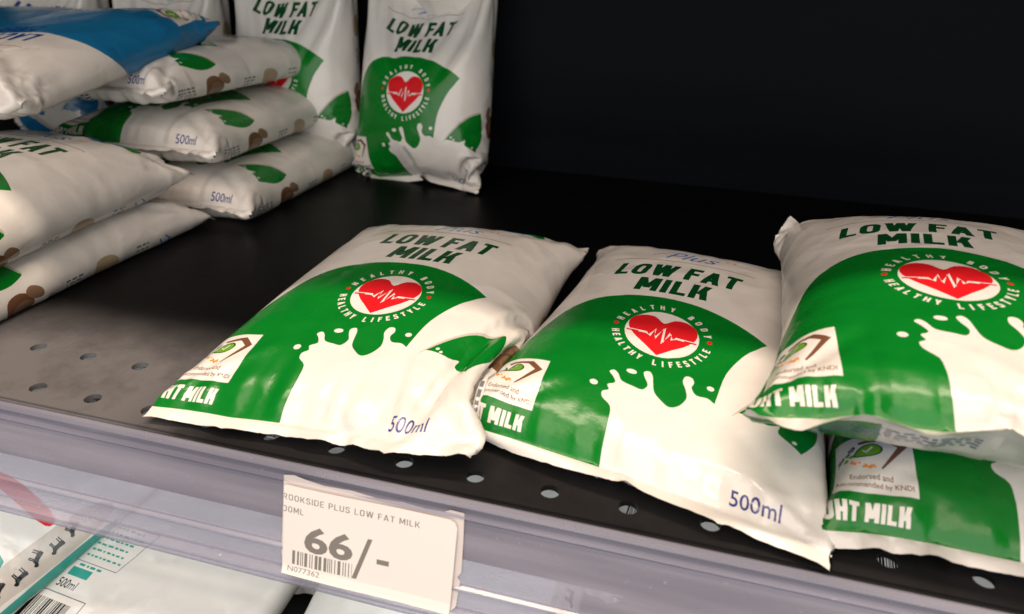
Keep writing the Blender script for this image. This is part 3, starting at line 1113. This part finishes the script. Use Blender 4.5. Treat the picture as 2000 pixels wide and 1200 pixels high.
# ------------------------------------------------------------------ shelf below
GQb = move(GQ, (0, 0, 0), (0, 180, 0))
h1 = build_pouch('milk_pouch', 'white pouch lying back up with barcode and teal small print, below the shelf edge', 'milk pouch', move(GQb, (-50, -42, -118), (13, 0, -4)), fresh_sheet, UNDER, crease=1.9)
h2 = build_pouch('milk_pouch', 'teal and white pouch with black cows along its side, in the lower left corner', 'milk pouch', move(GQ, (-160, -60, -124), (12, 4, -14)), fresh_sheet, UNDER, crease=1.9)
hz = np.array(h2.location) * 1000
red_art = [({'green': 'red', 'darkgreen': 'deepblue'}.get(c, c), l) for c, l in front_art('low')]
build_pouch('milk_pouch', 'red and white pouch behind the cow patterned one, at the lower left edge', 'milk pouch', move(GQ, (-186, 8, -136), (6, 0, -6)), art_sheet(red_art, 3.0), UNDER)
h3 = build_pouch('milk_pouch', 'teal and white pouch right of the barcode pouch, half hidden by the price rail', 'milk pouch', move(GQ, (38, 64, -148), (6, 0, 6)), art_sheet(fresh_art(False), 3.0), UNDER, crease=1.9)
slots = [((150, -56, -118), (12, 0, -8), 'teal and white pouch just visible under the price tag')]
for off, rot, lab in slots:
    copy_pouch(h3, np.array((0, 98, 0)) + np.array(off), rot, lab, UNDER)
for i in range(-1, 5):
    copy_pouch(h1, (-60 + 112 * i, 170, -134), (2, 0, 3 * (-1) ** i), 'white pouch deep on the lower shelf, glimpsed through the shelf holes', UNDER)

# ------------------------------------------------------------------ price rail
def clear_plastic():
    m, nt, b = mat('scuffed_clear_plastic')
    L = nt.links
    tc = node(nt, 'ShaderNodeTexCoord')
    mp = node(nt, 'ShaderNodeMapping')
    mp.inputs['Scale'].default_value = (7, 85, 85)
    L.new(tc.outputs['Object'], mp.inputs['Vector'])
    n = node(nt, 'ShaderNodeTexNoise')
    n.inputs['Scale'].default_value = 1.1
    n.inputs['Detail'].default_value = 6
    L.new(mp.outputs[0], n.inputs['Vector'])
    n2 = node(nt, 'ShaderNodeTexNoise')
    n2.inputs['Scale'].default_value = 420
    L.new(tc.outputs['Object'], n2.inputs['Vector'])
    r2 = node(nt, 'ShaderNodeMapRange')
    r2.inputs['From Min'].default_value = .70
    r2.inputs['From Max'].default_value = .79
    r2.inputs['To Max'].default_value = .5
    L.new(n2.outputs['Fac'], r2.inputs['Value'])
    ramp = node(nt, 'ShaderNodeMix', data_type='RGBA')
    ramp.inputs[6].default_value = (.25, .245, .33, 1)
    ramp.inputs[7].default_value = (.58, .57, .64, 1)
    L.new(n.outputs['Fac'], ramp.inputs[0])
    spk = node(nt, 'ShaderNodeMix', data_type='RGBA')
    spk.inputs[7].default_value = (.78, .74, .76, 1)
    L.new(r2.outputs[0], spk.inputs[0])
    L.new(ramp.outputs[2], spk.inputs[6])
    L.new(spk.outputs[2], b.inputs['Base Color'])
    b.inputs['Roughness'].default_value = .13
    b.inputs['Specular IOR Level'].default_value = .6
    tr = node(nt, 'ShaderNodeBsdfTransparent')
    tr.inputs[0].default_value = (.90, .91, .98, 1)
    mx = node(nt, 'ShaderNodeMixShader')
    r = node(nt, 'ShaderNodeMapRange')
    r.inputs['To Min'].default_value = .22
    r.inputs['To Max'].default_value = .62
    L.new(n.outputs['Fac'], r.inputs['Value'])
    mm = node(nt, 'ShaderNodeMath', operation='MAXIMUM')
    L.new(r.outputs[0], mm.inputs[0])
    L.new(r2.outputs[0], mm.inputs[1])
    L.new(mm.outputs[0], mx.inputs[0])
    L.new(tr.outputs[0], mx.inputs[1])
    L.new(b.outputs[0], mx.inputs[2])
    L.new(mx.outputs[0], nt.nodes['Material Output'].inputs['Surface'])
    return m


PLASTIC = clear_plastic()


def extrude(name, prof, x0, x1, m, parent, n=2):
    k = len(prof)
    xs = np.linspace(x0, x1, n)
    V = [(x / 1000, y / 1000, z / 1000) for x in xs for y, z in prof]
    F = [(a * k + i, a * k + (i + 1) % k, (a + 1) * k + (i + 1) % k, (a + 1) * k + i) for a in range(n - 1) for i in range(k)]
    F = [f[::-1] for f in F]
    return mesh_ob(name, V, F, m, parent)


rail = bpy.data.objects.new('price_rail', None)
C.objects.link(rail)
rail['label'], rail['category'] = 'scuffed clear plastic price rail along the front edge of the dark shelf', 'price rail'
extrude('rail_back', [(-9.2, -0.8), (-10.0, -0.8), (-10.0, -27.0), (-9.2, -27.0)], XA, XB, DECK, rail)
extrude('top_lip', [(-10.2, -0.9), (-11.4, -0.3), (-12.8, -0.6), (-13.5, -2.0), (-13.1, -3.6), (-12.0, -4.4), (-12.0, -5.2), (-12.9, -5.7), (-13.4, -6.6), (-12.9, -7.4), (-10.2, -7.4)], XA, XB, PLASTIC, rail)
extrude('label_face', [(-12.9, -7.6), (-19.0, -28.8), (-17.8, -28.8), (-11.7, -7.6)], XA, XB, PLASTIC, rail)
extrude('lower_ridge', [(-19.0, -29.0), (-20.2, -29.5), (-20.3, -30.5), (-19.6, -31.0), (-21.4, -37.0), (-20.2, -37.0), (-18.0, -29.2)], XA, XB, PLASTIC, rail)
extrude('bottom_lip', [(-21.4, -37.2), (-23.0, -37.3), (-24.2, -38.2), (-24.4, -39.4), (-23.4, -40.0), (-24.1, -40.8), (-23.8, -42.2), (-22.4, -42.9), (-20.4, -42.4), (-19.8, -38.8), (-20.2, -37.2)], XA, XB, PLASTIC, rail)


# ------------------------------------------------------------------ price tag
def plain(name, col, rough=.55, spec=.4):
    m, nt, b = mat(name)
    n = node(nt, 'ShaderNodeTexNoise')
    n.inputs['Scale'].default_value = 35
    n.inputs['Detail'].default_value = 4
    tc = node(nt, 'ShaderNodeTexCoord')
    nt.links.new(tc.outputs['Object'], n.inputs['Vector'])
    mx = node(nt, 'ShaderNodeMix', data_type='RGBA')
    mx.inputs[6].default_value = tuple(c * .95 for c in col) + (1,)
    mx.inputs[7].default_value = tuple(min(1, c * 1.04) for c in col) + (1,)
    nt.links.new(n.outputs['Fac'], mx.inputs[0])
    nt.links.new(mx.outputs[2], b.inputs['Base Color'])
    b.inputs['Roughness'].default_value = rough
    b.inputs['Specular IOR Level'].default_value = spec
    return m


CARD = plain('price_card', (.76, .73, .70))
INKGREY = plain('faded_print', (.20, .185, .17))
SLEEVE = plain('sleeve_plastic', (.62, .57, .56), .3)


def print_card(name, outline, items, place, mats, parent):
    V, E, n = [], [], 0
    outline = resample(outline, 2.0)
    loops = [('edge', [outline])] + [(c, [resample(np.array(l), 3) for l in ll]) for c, ll in items]
    gx, gy = np.meshgrid(np.linspace(1, outline[:, 0].max() - 1, 24), np.linspace(1, outline[:, 1].max() - 1, 14))
    V.append(np.stack([gx.ravel(), gy.ravel()], 1))
    n = len(V[0])
    for c, ll in loops:
        for l in ll:
            V.append(l)
            E += [(n + i, n + (i + 1) % len(l)) for i in range(len(l))]
            n += len(l)
    vv, ee, ff, *_ = delaunay_2d_cdt([Vector(q) for q in np.concatenate(V).tolist()], E, [], 0, 1e-4)
    P = np.array([q[:] for q in vv])
    T = np.array([f[:] for f in ff])
    cen = P[T].mean(1)
    ok = inside(cen, [outline])
    T, cen = T[ok], cen[ok]
    idx = np.zeros(len(T), int)
    for c, ll in loops[1:]:
        idx[inside(cen, ll)] = c
    Q = np.array([place(s, t) for s, t in P]) / 1000
    me = bpy.data.meshes.new(name)
    me.from_pydata(Q.tolist(), [], T.tolist())
    for m in mats:
        me.materials.append(m)
    me.polygons.foreach_set('material_index', idx.astype(np.int32))
    me.update()
    o = bpy.data.objects.new(name, me)
    C.objects.link(o)
    o.parent = parent
    return o


def tag_place(lift):
    def f(s, t):
        # t runs down the tilted face; the foot of the card bends out over the bottom lip
        y = -12.9 - t * .274 - lift
        z = -6.9 - t * .962
        if t > 28:
            y -= (t - 28) ** 2 * .05
        y -= .25 * math.sin(s * .09 + .4)
        return (113.0 + s + t * .015, y, z)
    return f


tag = bpy.data.objects.new('price_tag', None)
C.objects.link(tag)
tag['label'], tag['category'] = 'white price tag reading 66/- in the clear rail, with a small barcode', 'price tag'
TW, TH = 61.0, 32.0


def tb(text, s0, s1, t0, t1, bold=0.0):
    """tag lettering, fractions of the card, t downwards"""
    L = text_box(text, s0 * TW, s1 * TW, -t1 * TH, -t0 * TH, bold)
    return [np.stack([l[:, 0], -l[:, 1]], 1) for l in L]


def tc_(text, s0, s1, t0, t1, w):
    return [(1, [np.stack([l[:, 0], -l[:, 1]], 1) for l in it]) for it in caps_box(text, s0 * TW, s1 * TW, -t1 * TH, -t0 * TH, w, 0, .2, .42)]


items = tc_('ROOKSIDE PLUS LOW FAT MILK', -.004, .795, .10, .165, .13) + tc_('00ML', -.004, .125, .235, .30, .13) + [
         (1, tb('66', .135, .425, .40, .70, .03)),
         (1, [np.array([(.425 * TW, .87 * TH), (.452 * TW, .87 * TH), (.535 * TW, .40 * TH), (.508 * TW, .40 * TH)])]),
         (1, [box(.565 * TW, .60 * TH, .635 * TW, .655 * TH)]),
         (1, [box(q[0][0], q[0][1], q[2][0], q[2][1]) for q in barcode(.065 * TW, .715 * TH, .36 * TW, .155 * TH, 9)]),
         (1, tb('N077362', .04, .235, .895, .95, .0))]
card = np.array([(0, .8), (.8, 0), (TW - 2.5, 0), (TW - .8, .7), (TW, 2.4), (TW - .4, TH), (0.4, TH - .4)])
print_card('card', card, items, tag_place(1.7), [CARD, INKGREY], tag)
torn = np.array([(-.9, -2.2), (3, -2.9), (7, -2.2), (14, -1.5), (24, -1.8), (33, -.9), (42, -1.4), (50, -.8), (56, -1.2), (58, -2.3), (TW + 1.6, -2.2), (TW + 2.0, 8), (TW + 2.1, 18), (TW + .9, 20), (TW + 2.0, 21), (TW + 1.2, 30), (TW, 31.4), (0, 31.4), (-.9, 26)]) + np.array([0, 3.0])
print_card('sleeve', torn, [], (lambda s, t: tag_place(.45)(s, t - 3.0)), [SLEEVE], tag)
